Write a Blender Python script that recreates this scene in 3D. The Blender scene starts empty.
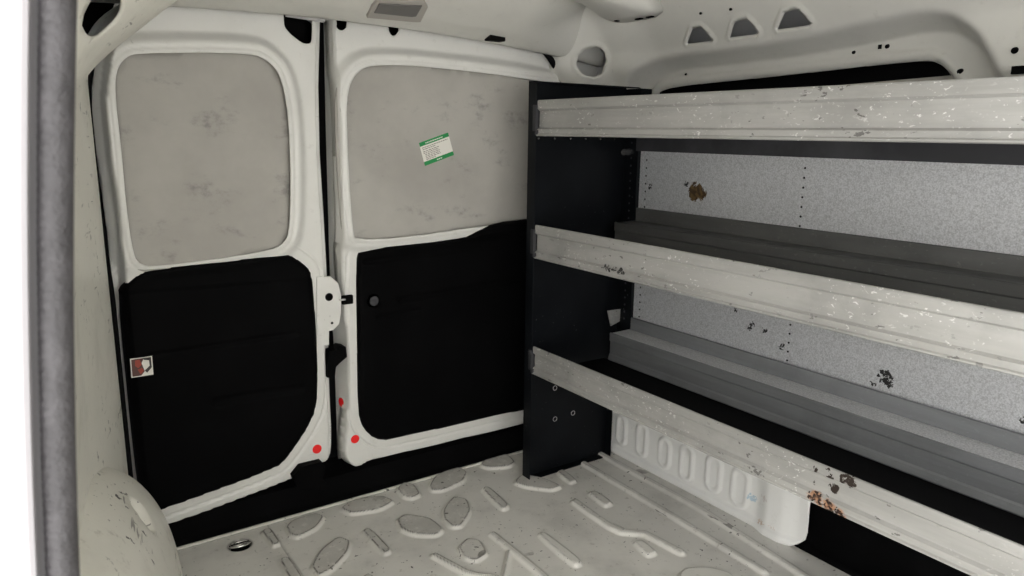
import bpy, bmesh, math, random
import mathutils.geometry
import numpy as np
from mathutils import Vector, Matrix

random.seed(7)
rng = np.random.default_rng(7)
SC = bpy.context.scene
COL = SC.collection

# ------------------------------------------------------------------ camera
FPX = 733.38
CAM = np.array([0.0, 0.0, 1.0])
M = np.array([[0.82407876, -0.56633884, 0.01243079],
              [0.10675926, 0.17682128, 0.97843584],
              [0.55632424, 0.80498109, -0.20617658]])
cd = bpy.data.cameras.new('camera')
cam = bpy.data.objects.new('camera', cd)
COL.objects.link(cam)
cd.sensor_width = 36.0
cd.lens = FPX / 1024 * 36.0
cd.clip_start = 0.02
cd.dof.use_dof = True
cd.dof.focus_distance = 1.6
cd.dof.aperture_fstop = 9.0
R3 = Matrix((M[0], M[1], -M[2])).transposed()
cam.matrix_world = Matrix.Translation(CAM) @ R3.to_4x4()
SC.camera = cam


def ray(u, v):
    return M.T @ np.array([(u - 512) / FPX, (288 - v) / FPX, 1.0])


def onz(u, v, z=0.0):
    d = ray(u, v)
    return CAM + d * ((z - CAM[2]) / d[2])


def ony(u, v, y):
    d = ray(u, v)
    return CAM + d * (y / d[1])


def onx(u, v, x):
    d = ray(u, v)
    return CAM + d * (x / d[0])


# ------------------------------------------------------------------ helpers
def smooth(a, b, t):
    t = np.clip((t - a) / (b - a), 0, 1)
    return t * t * (3 - 2 * t)


def chaikin(p, n=2):
    p = [np.array(q, float) for q in p]
    for _ in range(n):
        o = []
        for i in range(len(p)):
            a, b = p[i], p[(i + 1) % len(p)]
            o += [a * .75 + b * .25, a * .25 + b * .75]
        p = o
    return np.array(p)


def corner(p, f=.16):
    """corner rounding that keeps short edges straight"""
    for k in (f, .25):
        o = []
        for i in range(len(p)):
            a, b = np.array(p[i], float), np.array(p[(i + 1) % len(p)], float)
            o += [a * (1 - k) + b * k, a * k + b * (1 - k)]
        p = o
    return np.array(p)


def sdf(px, py, poly):
    """signed distance to a closed polygon, negative inside"""
    poly = np.asarray(poly, float)
    px = np.asarray(px, float)
    py = np.asarray(py, float)
    d = np.full(px.shape, 1e9)
    ins = np.zeros(px.shape, bool)
    n = len(poly)
    for i in range(n):
        ax, ay = poly[i][:2]
        bx, by = poly[(i + 1) % n][:2]
        ex, ey = bx - ax, by - ay
        L = ex * ex + ey * ey + 1e-18
        t = np.clip(((px - ax) * ex + (py - ay) * ey) / L, 0, 1)
        dx, dy = px - ax - t * ex, py - ay - t * ey
        d = np.minimum(d, dx * dx + dy * dy)
        c = ((ay > py) != (by > py))
        with np.errstate(divide='ignore', invalid='ignore'):
            xi = (bx - ax) * (py - ay) / (by - ay if by != ay else 1e-18) + ax
        ins ^= c & (px < xi)
    d = np.sqrt(d)
    return np.where(ins, -d, d)


ROOTLOC = {}


def link(name, me, mat=None, parent=None, smooth_shade=False):
    """link a mesh given in world coordinates under its parent"""
    o = bpy.data.objects.new(name, me)
    COL.objects.link(o)
    me.name = name
    if mat is not None and not me.materials:
        for m_ in (mat if isinstance(mat, (list, tuple)) else [mat]):
            me.materials.append(m_)
    if parent is not None:
        loc = ROOTLOC.get(parent.name, Vector((0, 0, 0)))
        me.transform(Matrix.Translation(-loc))
        o.parent = parent
        ROOTLOC[o.name] = loc
    if smooth_shade:
        for f in me.polygons:
            f.use_smooth = True
    return o


def empty(name, loc):
    o = bpy.data.objects.new(name, None)
    o.empty_display_size = .05
    COL.objects.link(o)
    o.location = loc
    ROOTLOC[o.name] = Vector(loc)
    return o


def recenter(o):
    """put the origin of a single-mesh thing at its own base"""
    me = o.data
    co = np.array([v.co[:] for v in me.vertices])
    c = Vector(((co[:, 0].min() + co[:, 0].max()) / 2, (co[:, 1].min() + co[:, 1].max()) / 2, co[:, 2].min()))
    me.transform(Matrix.Translation(-c))
    o.location = c
    ROOTLOC[o.name] = c
    return o


def tag(o, label=None, cat=None, group=None, kind=None):
    if label: o['label'] = label
    if cat: o['category'] = cat
    if group: o['group'] = group
    if kind: o['kind'] = kind
    return o


def bm_mesh(bm):
    me = bpy.data.meshes.new('m')
    bmesh.ops.recalc_face_normals(bm, faces=bm.faces[:])
    bm.to_mesh(me)
    bm.free()
    return me


def grid_mesh(us, vs, P, hole=None, attr=None, flip=False, cut=None):
    """sheet over a parameter grid.  hole: f(u,v)->signed distance in parameter
    units, the sheet keeps hole>0 and its border is snapped on to hole=0."""
    U, V = np.meshgrid(us, vs, indexing='ij')
    keepv = np.ones(U.shape, bool)
    if hole is not None:
        h = hole(U, V)
        cell = max(us[1] - us[0], vs[1] - vs[0])
        e = cell * .05
        for _ in range(2):
            gx = (hole(U + e, V) - hole(U - e, V)) / (2 * e)
            gy = (hole(U, V + e) - hole(U, V - e)) / (2 * e)
            h = hole(U, V)
            w = (np.abs(h) < cell * .72)
            U = np.where(w, U - h * gx, U)
            V = np.where(w, V - h * gy, V)
        h = hole(U, V)
        keepv = h > -cell * .2
    X = P(U, V)
    n, m = U.shape
    idx = np.arange(n * m).reshape(n, m)
    q = np.stack([idx[:-1, :-1], idx[1:, :-1], idx[1:, 1:], idx[:-1, 1:]], -1).reshape(-1, 4)
    k = keepv.reshape(-1)[q].all(1)
    q = q[k]
    if flip: q = q[:, ::-1]
    used = np.unique(q)
    re = -np.ones(n * m, int)
    re[used] = np.arange(len(used))
    q = re[q]
    co = np.stack([a.reshape(-1) for a in X], -1)[used]
    me = bpy.data.meshes.new('m')
    me.from_pydata(co.tolist(), [], q.tolist())
    if attr is not None:
        a = me.attributes.new('wear', 'FLOAT', 'POINT')
        a.data.foreach_set('value', attr(U, V).reshape(-1)[used].astype(np.float32))
    for f in me.polygons:
        f.use_smooth = True
    return me


def add_box(bm, c, s, bev=0.0, rot=None):
    r = bmesh.ops.create_cube(bm, size=1)
    vs = r['verts']
    bmesh.ops.scale(bm, vec=s, verts=vs)
    if bev > 0:
        es = list({e for v in vs for e in v.link_edges})
        b = bmesh.ops.bevel(bm, geom=es, offset=bev, segments=2, affect='EDGES', profile=.6)
        vs = list({v for f in b['faces'] for v in f.verts} | {v for v in vs if v.is_valid})
    if rot is not None:
        bmesh.ops.rotate(bm, verts=vs, cent=(0, 0, 0), matrix=rot)
    bmesh.ops.translate(bm, verts=vs, vec=c)
    return vs


def add_cyl(bm, c, axis, r, h, seg=20, r2=None):
    rr = bmesh.ops.create_cone(bm, cap_ends=True, segments=seg, radius1=r, radius2=r if r2 is None else r2, depth=h)
    q = Vector((0, 0, 1)).rotation_difference(Vector(axis).normalized())
    bmesh.ops.rotate(bm, verts=rr['verts'], cent=(0, 0, 0), matrix=q.to_matrix())
    bmesh.ops.translate(bm, verts=rr['verts'], vec=c)


def add_prism(bm, pts, off, bev=0.0):
    """polygon (3-D points) pushed along off"""
    vs = [bm.verts.new(tuple(p)) for p in pts]
    f = bm.faces.new(vs)
    r = bmesh.ops.extrude_face_region(bm, geom=[f])
    nv = [g for g in r['geom'] if isinstance(g, bmesh.types.BMVert)]
    bmesh.ops.translate(bm, verts=nv, vec=off)
    if bev > 0:
        es = list({e for v in nv for e in v.link_edges if all(w in nv for w in e.verts)})
        bmesh.ops.bevel(bm, geom=es, offset=bev, segments=2, affect='EDGES', profile=.5)


def add_tube(bm, pts, rad, seg=10, caps=True):
    pts = [Vector(p) for p in pts]
    rings = []
    up = None
    for i, p in enumerate(pts):
        t = (pts[min(i + 1, len(pts) - 1)] - pts[max(i - 1, 0)]).normalized()
        if up is None:
            up = t.orthogonal().normalized()
        else:
            up = (up - t * up.dot(t)).normalized()
        s = t.cross(up)
        r = rad[i] if isinstance(rad, (list, tuple)) else rad
        rings.append([bm.verts.new(p + (up * math.cos(a) + s * math.sin(a)) * r)
                      for a in [2 * math.pi * k / seg for k in range(seg)]])
    for a, b in zip(rings[:-1], rings[1:]):
        for k in range(seg):
            bm.faces.new((a[k], a[(k + 1) % seg], b[(k + 1) % seg], b[k]))
    if caps:
        bm.faces.new(rings[0][::-1])
        bm.faces.new(rings[-1])


def add_sweep(bm, profile, ys, caps=True):
    """closed (x,z) profile run along y"""
    rings = [[bm.verts.new((p[0], y, p[1])) for p in profile] for y in ys]
    n = len(profile)
    for a, b in zip(rings[:-1], rings[1:]):
        for k in range(n):
            bm.faces.new((a[k], a[(k + 1) % n], b[(k + 1) % n], b[k]))
    if caps:
        bm.faces.new(rings[0])
        bm.faces.new(rings[-1][::-1])


def resample(poly, step):
    poly = np.asarray(poly, float)
    out = []
    for i in range(len(poly)):
        a, b = poly[i], poly[(i + 1) % len(poly)]
        k = max(1, int(round(np.hypot(*(b - a)) / step)))
        for j in range(k):
            out.append(a + (b - a) * j / k)
    o = [out[0]]
    for p in out[1:]:
        if np.hypot(*(p - o[-1])) > step * .35: o.append(p)
    if len(o) > 3 and np.hypot(*(o[0] - o[-1])) < step * .35: o.pop()
    return np.array(o)


def sheet_mesh(us, vs, P, keep=None, cuts=()):
    """sheet over a parameter field, cut cleanly along outlines:
    only what lies inside keep and outside every cut is left."""
    U, V = np.meshgrid(us, vs, indexing='ij')
    U, V = U.reshape(-1), V.reshape(-1)
    step = us[len(us) // 2 + 1] - us[len(us) // 2]
    loops = ([keep] if keep is not None else []) + list(cuts)
    ok = np.ones(U.shape, bool)
    for i, l in enumerate(loops):
        d = sdf(U, V, l)
        if keep is not None and i == 0: d = -d
        ok &= d > step * .55
    pts = list(np.stack([U[ok], V[ok]], -1))
    edges = []
    for l in loops:
        r = resample(l, step)
        b = len(pts)
        pts += list(r)
        edges += [(b + i, b + (i + 1) % len(r)) for i in range(len(r))]
    vo, eo, fo, _, _, _ = mathutils.geometry.delaunay_2d_cdt([Vector((float(a), float(b))) for a, b in pts], edges, [], 0, 1e-7)
    vo = np.array([v[:] for v in vo])
    fo = np.array(fo)
    c = vo[fo].mean(1)
    k = np.ones(len(fo), bool)
    for i, l in enumerate(loops):
        d = sdf(c[:, 0], c[:, 1], l)
        k &= (d < 0) if (keep is not None and i == 0) else (d > 0)
    fo = fo[k]
    used = np.unique(fo)
    re = -np.ones(len(vo), int)
    re[used] = np.arange(len(used))
    vo = vo[used]
    X = P(vo[:, 0], vo[:, 1])
    me = bpy.data.meshes.new('m')
    me.from_pydata(np.stack(X, -1).tolist(), [], re[fo].tolist())
    for f in me.polygons: f.use_smooth = True
    return me


def mesh_rows(rows):
    bm = bmesh.new()
    R = [[bm.verts.new(tuple(p)) for p in r] for r in rows]
    for a, b in zip(R[:-1], R[1:]):
        for i in range(len(a) - 1):
            bm.faces.new((a[i], a[i + 1], b[i + 1], b[i]))
    bmesh.ops.remove_doubles(bm, verts=bm.verts[:], dist=1e-5)
    return bm


# ------------------------------------------------------------------ materials
class NT:
    def __init__(s, name, rough=.5, metal=0.0, spec=.5):
        s.m = bpy.data.materials.new(name)
        s.m.use_nodes = True
        s.t = s.m.node_tree
        s.b = s.t.nodes['Principled BSDF']
        s.b.inputs['Roughness'].default_value = rough
        s.b.inputs['Metallic'].default_value = metal
        s.b.inputs['Specular IOR Level'].default_value = spec
        g = s.t.nodes.new('ShaderNodeNewGeometry')
        s.pos = g.outputs['Position']

    def new(s, k): return s.t.nodes.new(k)

    def L(s, a, b): s.t.links.new(a, b)

    def noise(s, scale, detail=4, rough=.55, vec=None, stretch=None, off=(0, 0, 0), dist=0):
        n = s.new('ShaderNodeTexNoise')
        n.inputs['Scale'].default_value = scale
        n.inputs['Detail'].default_value = detail
        n.inputs['Roughness'].default_value = rough
        n.inputs['Distortion'].default_value = dist
        mp = s.new('ShaderNodeMapping')
        mp.inputs['Location'].default_value = off
        if stretch: mp.inputs['Scale'].default_value = stretch
        s.L(vec or s.pos, mp.inputs['Vector'])
        s.L(mp.outputs[0], n.inputs['Vector'])
        return n.outputs['Fac']

    def ramp(s, fac, a, b, va=0.0, vb=1.0):
        r = s.new('ShaderNodeMapRange')
        r.interpolation_type = 'SMOOTHSTEP'
        r.inputs['From Min'].default_value = a
        r.inputs['From Max'].default_value = b
        r.inputs['To Min'].default_value = va
        r.inputs['To Max'].default_value = vb
        s.L(fac, r.inputs['Value'])
        return r.outputs[0]

    def mul(s, a, b, op='MULTIPLY'):
        m = s.new('ShaderNodeMath')
        m.operation = op
        for i, x in enumerate((a, b)):
            if isinstance(x, (int, float)): m.inputs[i].default_value = x
            else: s.L(x, m.inputs[i])
        return m.outputs[0]

    def mix(s, fac, a, b):
        m = s.new('ShaderNodeMix')
        m.data_type = 'RGBA'
        if isinstance(fac, (int, float)): m.inputs[0].default_value = fac
        else: s.L(fac, m.inputs[0])
        for i, x in ((6, a), (7, b)):
            if isinstance(x, tuple): m.inputs[i].default_value = (*x[:3], 1)
            else: s.L(x, m.inputs[i])
        return m.outputs[2]

    def color(s, c):
        if isinstance(c, tuple): s.b.inputs['Base Color'].default_value = (*c[:3], 1)
        else: s.L(c, s.b.inputs['Base Color'])

    def bump(s, h, strength=.2, dist=.002):
        b = s.new('ShaderNodeBump')
        b.inputs['Strength'].default_value = strength
        b.inputs['Distance'].default_value = dist
        s.L(h, b.inputs['Height'])
        s.L(b.outputs[0], s.b.inputs['Normal'])

    def attr(s, name='wear'):
        a = s.new('ShaderNodeAttribute')
        a.attribute_name = name
        return a.outputs['Fac']

    def blot(s, near, scale=85, off=(0, 0, 0)):
        """ragged blot inside a soft spot"""
        n_ = s.ramp(s.noise(scale, 4, .65, off=off, dist=.8), .34, .66)
        return s.ramp(s.mul(s.mul(near, 1.0), n_), .24, .30)

    def near(s, p, r, stretch=(1, 1, 1)):
        """1 at p fading to 0 at distance r"""
        v = s.new('ShaderNodeVectorMath')
        v.operation = 'SUBTRACT'
        s.L(s.pos, v.inputs[0])
        v.inputs[1].default_value = tuple(p)
        w = s.new('ShaderNodeVectorMath')
        w.operation = 'MULTIPLY'
        s.L(v.outputs[0], w.inputs[0])
        w.inputs[1].default_value = stretch
        l = s.new('ShaderNodeVectorMath')
        l.operation = 'LENGTH'
        s.L(w.outputs[0], l.inputs[0])
        return s.ramp(l.outputs['Value'], 0, r, 1, 0)


def paint(name, col, dirt=.25, specks=.5, rough=.38, wear=False, dcol=(.22, .19, .15), th=0.0, pa=.5):
    n = NT(name, rough)
    big = n.ramp(n.noise(5, 5, .6), .45, .75)
    c = n.mix(n.mul(big, dirt), col, tuple(x * .62 for x in col))
    fine = n.ramp(n.noise(38, 6, .7), .58, .72)
    c = n.mix(n.mul(fine, dirt * .8), c, dcol)
    sp = n.ramp(n.noise(70, 3, .6, stretch=(1, 1, .55)), .715 - th, .735 - th)
    patch = n.ramp(n.noise(7, 2, .5, off=(3, 1, 2)), pa, pa + .12)
    c = n.mix(n.mul(n.mul(sp, patch), specks), c, (.03, .026, .022))
    scr = n.ramp(n.noise(30, 2, .5, stretch=(.25, .35, 3), off=(5, 2, 9)), .735 - th, .745 - th)
    c = n.mix(n.mul(n.mul(scr, patch), specks * .7), c, (.07, .06, .05))
    if wear:
        w = n.attr()
        c = n.mix(n.mul(w, n.ramp(n.noise(55, 4, .7), .25, .5)), c, (.04, .033, .026))
    n.color(c)
    n.L(n.ramp(big, 0, 1, rough, rough + .2), n.b.inputs['Roughness'])
    return n


WHITE = (.63, .622, .58)
mat_wall = paint('white_body_paint', WHITE, .16, .25).m
mat_wall_left = paint('scuffed_body_paint', (.80, .785, .71), .4, .95, th=.068, pa=.49).m
mat_door = paint('door_paint', (.73, .725, .69), .18, .25).m
n = paint('floor_paint', (.72, .705, .66), .6, .95, .42, wear=True, th=.06, pa=.40)
mat_floor = n.m
n = paint('lower_wall_paint', (.82, .82, .80), .1, .5)
c = n.b.inputs['Base Color'].links[0].from_socket
for (u, v, r, cc) in [(752, 497, .03, (.25, .45, .6)), (768, 498, .03, (.5, .42, .38)), (765, 522, .03, (.45, .25, .12)), (775, 526, .03, (.4, .2, .1))]:
    c = n.mix(n.mul(n.blot(n.near(onx(u, v, 1.535), r, (1, 1, 1.6)), 120, (r, u, 3)), .6), c, cc)
n.color(c)
mat_lower = n.m


def black(name, c=.008, rough=.55, spec=.25):
    n = NT(name, rough, 0, spec)
    n.color(n.mix(n.ramp(n.noise(9, 5, .6), .4, .75), (c, c, c * 1.1), (c * 1.7, c * 1.7, c * 1.85)))
    n.bump(n.noise(420, 2, .5), .12, .001)
    return n.m


mat_trim = black('black_moulded_plastic', .0021, .6, .03)
mat_rubber_black = black('black_rubber', .003, .7, .06)
mat_sill = black('black_sill_plastic', .0022, .75, .04)
n = NT('black_powder_coat', .45, 0, .12)
sp = n.ramp(n.noise(120, 3, .6), .70, .73)
pt = n.ramp(n.noise(6, 2, .5), .45, .65)
n.color(n.mix(n.mul(n.mul(sp, pt), .5), n.mix(n.ramp(n.noise(8, 4), .4, .7), (.0035, .0043, .0056), (.006, .0072, .009)), (.25, .25, .25)))
mat_powder = n.m
mat_bracket = black('dark_grey_paint', .036, .5, .3)

# dirty grey boards in the door window openings
n = NT('grey_window_board', .6, 0, .25)
c = n.mix(n.ramp(n.noise(4, 5, .6), .35, .7), (.44, .425, .39), (.37, .355, .325))
sm = n.mul(n.ramp(n.noise(9, 6, .65, off=(1, 4, 2), stretch=(1, 1, 1.8)), .54, .72), n.ramp(n.noise(45, 4, .7), .35, .65))
c = n.mix(n.mul(sm, .65), c, (.17, .165, .16))
n.color(c)
mat_board = n.m


def alu(name, base, scuff=.5, rough=.42, metal=.55):
    n = NT(name, rough, metal, .5)
    st = n.noise(14, 6, .65, stretch=(1, .09, 1.2))
    c = n.mix(n.ramp(st, .3, .7), tuple(x * .74 for x in base), base)
    bl = n.ramp(n.noise(9, 5, .6, stretch=(1, .8, 1), off=(2, 2, 2)), .45, .7)
    c = n.mix(n.mul(bl, .6), c, tuple(x * .66 for x in base))
    w = n.mul(n.ramp(n.noise(125, 3, .6, stretch=(1, .7, 1.3), dist=.6), .62, .67), n.ramp(n.noise(6, 2, .5, off=(0, 7, 1)), .42, .6))
    c = n.mix(n.mul(w, scuff * 1.3), c, (.95, .95, .93))
    k = n.mul(n.ramp(n.noise(75, 3, .6, stretch=(1, .5, 1), off=(9, 3, 3)), .645, .665), n.ramp(n.noise(5, 2, .5, off=(4, 1, 8)), .46, .6))
    c = n.mix(n.mul(k, scuff * 1.3), c, (.05, .045, .04))
    n.L(n.ramp(n.noise(20, 5, .6, stretch=(1, .3, 1)), .3, .7, rough - .08, rough + .14), n.b.inputs['Roughness'])
    n._c = c
    return n


n = alu('scuffed_aluminium', (.49, .485, .468), .5, .42, .4)
# flaked black residue with rusty fringe on the lowest rail
c = n._c
flake = n.noise(42, 3, .6, dist=1.2)
for (u, v, r) in [(815, 471, .016), (829, 475, .02), (848, 481, .026), (831, 489, .022), (812, 484, .014), (843, 499, .010)]:
    p = onx(u, v, 1.18)
    near = n.near(p, r)
    c = n.mix(n.blot(near, 80, (r * 90, 1, 2)), c, (.035, .025, .02))
for (u, v, r) in [(815, 497, .020), (825, 505, .024), (836, 513, .022), (842, 517, .014)]:
    p = onx(u, v, 1.18)
    near = n.near(p, r, (1, .7, 1.15))
    c = n.mix(n.mul(n.ramp(near, .1, .5), n.ramp(n.noise(60, 4, .7), .4, .55)), c, (.50, .28, .17))
    c = n.mix(n.blot(near, 70), c, (.04, .022, .018))
for (u, v, r) in [(607, 268, .02), (616, 270, .02), (620, 272, .015)]:
    p = onx(u, v, 1.18)
    c = n.mix(n.blot(n.near(p, r * 1.2, (1, .6, 1.6)), 90), c, (.03, .03, .03))
n.color(c)
mat_alu = n.m
n = alu('dull_aluminium', (.32, .328, .34), .04, .36, .4)
n.color(n._c)
mat_alu_dull = n.m
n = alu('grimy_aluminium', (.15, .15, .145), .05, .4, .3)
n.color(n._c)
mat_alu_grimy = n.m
n = NT('black_shelf_floor', .6, 0, .08)
n.color((.003, .003, .0035))
mat_tray = n.m

# galvanised sheet
n = NT('galvanised_sheet', .40, .3, .5)
fine = n.noise(330, 2, .6)
mid = n.noise(110, 3, .6)
c = n.mix(n.ramp(fine, .3, .7), (.43, .435, .445), (.70, .71, .725))
c = n.mix(n.mul(n.ramp(mid, .35, .7), .35), c, (.74, .75, .77))
pb = onx(697, 192, 1.533)
blob = n.blot(n.near(pb, .050, (1, 1.0, 1.1)), 42)
c = n.mix(blob, c, n.mix(n.ramp(n.noise(90, 3), .4, .6), (.17, .11, .045), (.07, .04, .02)))
for (u, v, r) in [(686, 184, .014), (650, 187, .014), (752, 325, .013), (749, 328, .012), (782, 347, .016), (885, 378, .028), (888, 384, .016),
                  (873, 383, .012), (735, 310, .012), (707, 342, .012), (1023, 420, .012), (764, 330, .014)]:
    p = onx(u, v, 1.533)
    c = n.mix(n.blot(n.near(p, r * 1.1), 110, (r * 300, 2, 5)), c, (.02, .02, .02))
n.color(c)
n.bump(fine, .25, .0012)
mat_galv = n.m
n = NT('bright_galvanised', .5, .1, .5)
n.color(n.mix(n.ramp(n.noise(300, 2, .6), .3, .7), (.55, .55, .55), (.82, .82, .82)))
mat_ledge = n.m
n = NT('chrome', .18, 1.0)
n.color((.75, .74, .72))
mat_chrome = n.m
n = NT('hole_black', .9, 0, .05)
n.color((.004, .004, .004))
mat_hole = n.m
n = NT('light_metal', .4, .2)
n.color((.50, .49, .49))
mat_flange = n.m
n = NT('pillar_paint', .4)
n.color((.26, .25, .26))
mat_pillar = n.m
n = NT('grey_rubber_seal', .55, 0, .4)
n.color(n.mix(n.ramp(n.noise(50, 4), .35, .7), (.036, .034, .036), (.055, .052, .055)))
n.bump(n.noise(260, 3, .6), .7, .003)
mat_seal = n.m


def flat(name, c, rough=.5, metal=0.0):
    n = NT(name, rough, metal)
    n.color(c)
    return n.m


mat_red = flat('red_sticker', (.90, .012, .012), .5)
mat_paper = flat('white_paper', (.78, .76, .70), .6)
mat_green = flat('green_print', (.015, .26, .07), .6)
mat_ink = flat('grey_print', (.30, .28, .25), .6)
mat_dark_ink = flat('dark_print', (.03, .025, .025), .6)
mat_rust_red = flat('red_print', (.32, .05, .03), .6)
mat_lens = flat('lamp_lens', (.13, .125, .12), .35)
mat_lamp = flat('lamp_housing', (.36, .34, .31), .5)

# ------------------------------------------------------------------ floor
FLOOR_Y1 = 1.785


def fz(z5):  # pixel outline -> floor outline
    return np.array([onz(u, v, .006)[:2] for u, v in z5])


def zA(p): return [(160 + x / 2.695, 440 + y / 2.695) for x, y in p]
def zB(p): return [(500 + x / 2.844, 400 + y / 2.844) for x, y in p]
def zC(p): return [(360 + x / 3.657, 500 + y / 3.657) for x, y in p]
def zD(p): return [(590 + x / 3.6, 400 + y / 3.6) for x, y in p]


bosses = [
    zA([(480, 185), (520, 160), (600, 148), (637, 165), (590, 190), (515, 200)]),
    zA([(335, 235), (355, 215), (420, 195), (447, 205), (425, 237), (375, 263), (348, 258)]),
    zA([(268, 245), (300, 233), (330, 277), (303, 289)]),
    zA([(722, 125), (740, 95), (800, 70), (832, 85), (820, 112), (765, 137), (732, 138)]),
    zA([(635, 132), (655, 113), (687, 118), (706, 146), (680, 159), (653, 154)]),
    zA([(858, 68), (885, 42), (932, 33), (962, 60), (940, 73), (885, 76)]),
    zB([(35, 235), (62, 208), (130, 222), (180, 245), (150, 257), (78, 249)]),
    zA([(862, 130), (886, 122), (946, 176), (923, 191)]),
    zA([(760, 187), (790, 150), (830, 158), (842, 190), (815, 233), (785, 236), (762, 215)]),
    zA([(635, 215), (660, 198), (730, 208), (769, 241), (745, 259), (680, 256), (645, 240)]),
    zA([(538, 245), (567, 234), (629, 296), (603, 311)]),
    zA([(403, 342), (430, 295), (480, 258), (517, 270), (510, 302), (470, 347), (425, 370)]),
    zA([(316, 320), (351, 311), (392, 372), (350, 385)]),
    zA([(800, 290), (825, 263), (865, 268), (887, 305), (855, 327), (818, 320)]),
    zB([(158, 203), (180, 195), (222, 228), (200, 238)]),
    zB([(248, 262), (275, 257), (325, 292), (298, 304)]),
    zB([(376, 402), (405, 395), (452, 433), (418, 445)]),
    zB([(102, 380), (128, 372), (242, 460), (212, 475)]),
    zB([(500, 500), (525, 476), (590, 472), (660, 490), (700, 540), (560, 560)]),
    zC([(-20, 300), (30, 262), (75, 290), (70, 340), (-10, 350)]),
]
ribs = [  # centre lines with radius (m)
    (zB([(240, 178), (480, 320), (748, 482)]), .011),
    (zB([(285, 150), (580, 312), (880, 505), (960, 560)]), .011),
    (zB([(213, 288), (315, 358), (345, 372), (415, 378), (515, 430)]), .012),
    (zC([(275, 200), (390, 262), (430, 272), (500, 280)]), .010),
    (zC([(488, 122), (660, 262), (760, 350)]), .010),
    (zC([(545, 185), (525, 278)]), .006),
    (zC([(790, 0), (900, 80), (960, 105)]), .008),
]
BOSS = [corner(fz(b)) for b in bosses]
RIB = [(fz(r), w) for r, w in ribs]
RING_C = onz(240, 545, 0)[:2]


def floor_z(X, Y):
    z = np.zeros(X.shape)
    d = np.full(X.shape, 1.0)
    for b in BOSS:
        lo, hi = b.min(0) - .03, b.max(0) + .03
        w = (X > lo[0]) & (X < hi[0]) & (Y > lo[1]) & (Y < hi[1])
        if w.any():
            d[w] = np.minimum(d[w], sdf(X[w], Y[w], b))
    for r, wd in RIB:
        for a, b in zip(r[:-1], r[1:]):
            e = b - a
            t = np.clip(((X - a[0]) * e[0] + (Y - a[1]) * e[1]) / (e @ e), 0, 1)
            dd = np.hypot(X - a[0] - t * e[0], Y - a[1] - t * e[1]) - wd
            d = np.minimum(d, dd)
    z = .009 * (1 - smooth(-.0065, .004, d))
    ring = np.hypot(X - RING_C[0], Y - RING_C[1])
    z = z - .014 * (1 - smooth(.020, .029, ring))
    # shallow joint line
    z = z - .002 * (1 - smooth(0, .004, np.abs(X - .47))) * (Y > 1.25)
    return z, d


def floor_P(X, Y):
    return X, Y, floor_z(X, Y)[0]


def floor_wear(X, Y):
    z, d = floor_z(X, Y)
    w = 1 - smooth(.0, .003, np.abs(d + .006))
    far = smooth(-.3, .3, (Y - 1.5) * 1.2 + (1.15 - X) * .5)
    w = w * (.35 + .65 * far)
    w = np.maximum(w, .26 * far * (1 - smooth(-.006, -.003, d)))
    ring = np.hypot(X - RING_C[0], Y - RING_C[1])
    w = np.maximum(w, .9 * (1 - smooth(.024, .034, ring)))
    w = np.maximum(w, .55 * (1 - smooth(0, .003, np.abs(X - .47))) * (Y > 1.25))
    w = np.maximum(w, .8 * smooth(FLOOR_Y1 - .012, FLOOR_Y1, Y))
    return w


xs = np.concatenate([np.arange(-.02, .22, .02), np.arange(.22, 1.56, .003), [1.60, 1.66]])
ys = np.concatenate([np.arange(-1.0, .86, .03), np.arange(.86, FLOOR_Y1 + .001, .003)])
me = grid_mesh(xs, ys, floor_P, attr=floor_wear)
fl = link('floor', me, mat_floor)
md = fl.modifiers.new('thick', 'SOLIDIFY')
md.thickness = .02
md.offset = -1
tag(fl, kind='structure')

# ------------------------------------------------------------------ rear doors
YD = 1.86   # flange plane of the doors; the pressed inner skin rises towards the cabin
WIN1 = [(115, 100), (115, 72), (125, 57), (140, 53), (250, 53), (268, 61), (280, 76), (287, 110), (290, 170), (289, 228), (284, 243), (268, 252),
        (155, 268), (140, 265), (133, 255), (126, 210), (121, 150)]
WIN2 = [(345, 105), (349, 82), (360, 69), (375, 65), (420, 66), (525, 78), (610, 96), (632, 120), (635, 200), (600, 225), (527, 219), (355, 245), (351, 225), (347, 160)]
TRIM1 = [(118, 293), (122, 285), (141, 271), (155, 267), (285, 253), (293, 255), (309, 267), (312, 275), (316, 330), (318, 395), (312, 420),
         (287, 457), (275, 468), (165, 508), (143, 514), (138, 490), (128, 400)]
TRIM2 = [(355, 262), (358, 249), (460, 238), (472, 231), (490, 222), (527, 218), (620, 205), (645, 240), (640, 392), (525, 408), (388, 440), (374, 439),
         (362, 428), (357, 412), (356, 340)]
OUT1 = [(91, 110), (92, 80), (97, 52), (108, 22), (122, -14), (322, -14), (319, 120), (327, 250), (329, 300), (330, 380), (333, 440), (331, 459), (322, 464),
        (312, 470), (293, 480), (168, 527), (140, 532), (128, 440), (112, 270)]
# left edge of the right door at its near face, the rest at its flange
EDGE2 = [(342, 458), (343, 440), (345.5, 415), (346.5, 390), (345.5, 350), (341.5, 300), (338.5, 250), (334, 120), (331.5, 40), (330, -16)]
BACK2 = [(338, 459), (337, 446), (336.5, 425), (335.5, 390), (334, 350), (331, 300), (329, 250), (325.5, 120), (324, 40), (323, -16)]
OUT2 = [(560, 12), (600, 60), (660, 120), (665, 240), (660, 392), (625, 400), (525, 425), (358, 465), (348, 465)]


def dp(poly, y, ch=1):
    return chaikin([ony(u, v, y)[[0, 2]] for u, v in poly], ch)


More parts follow.
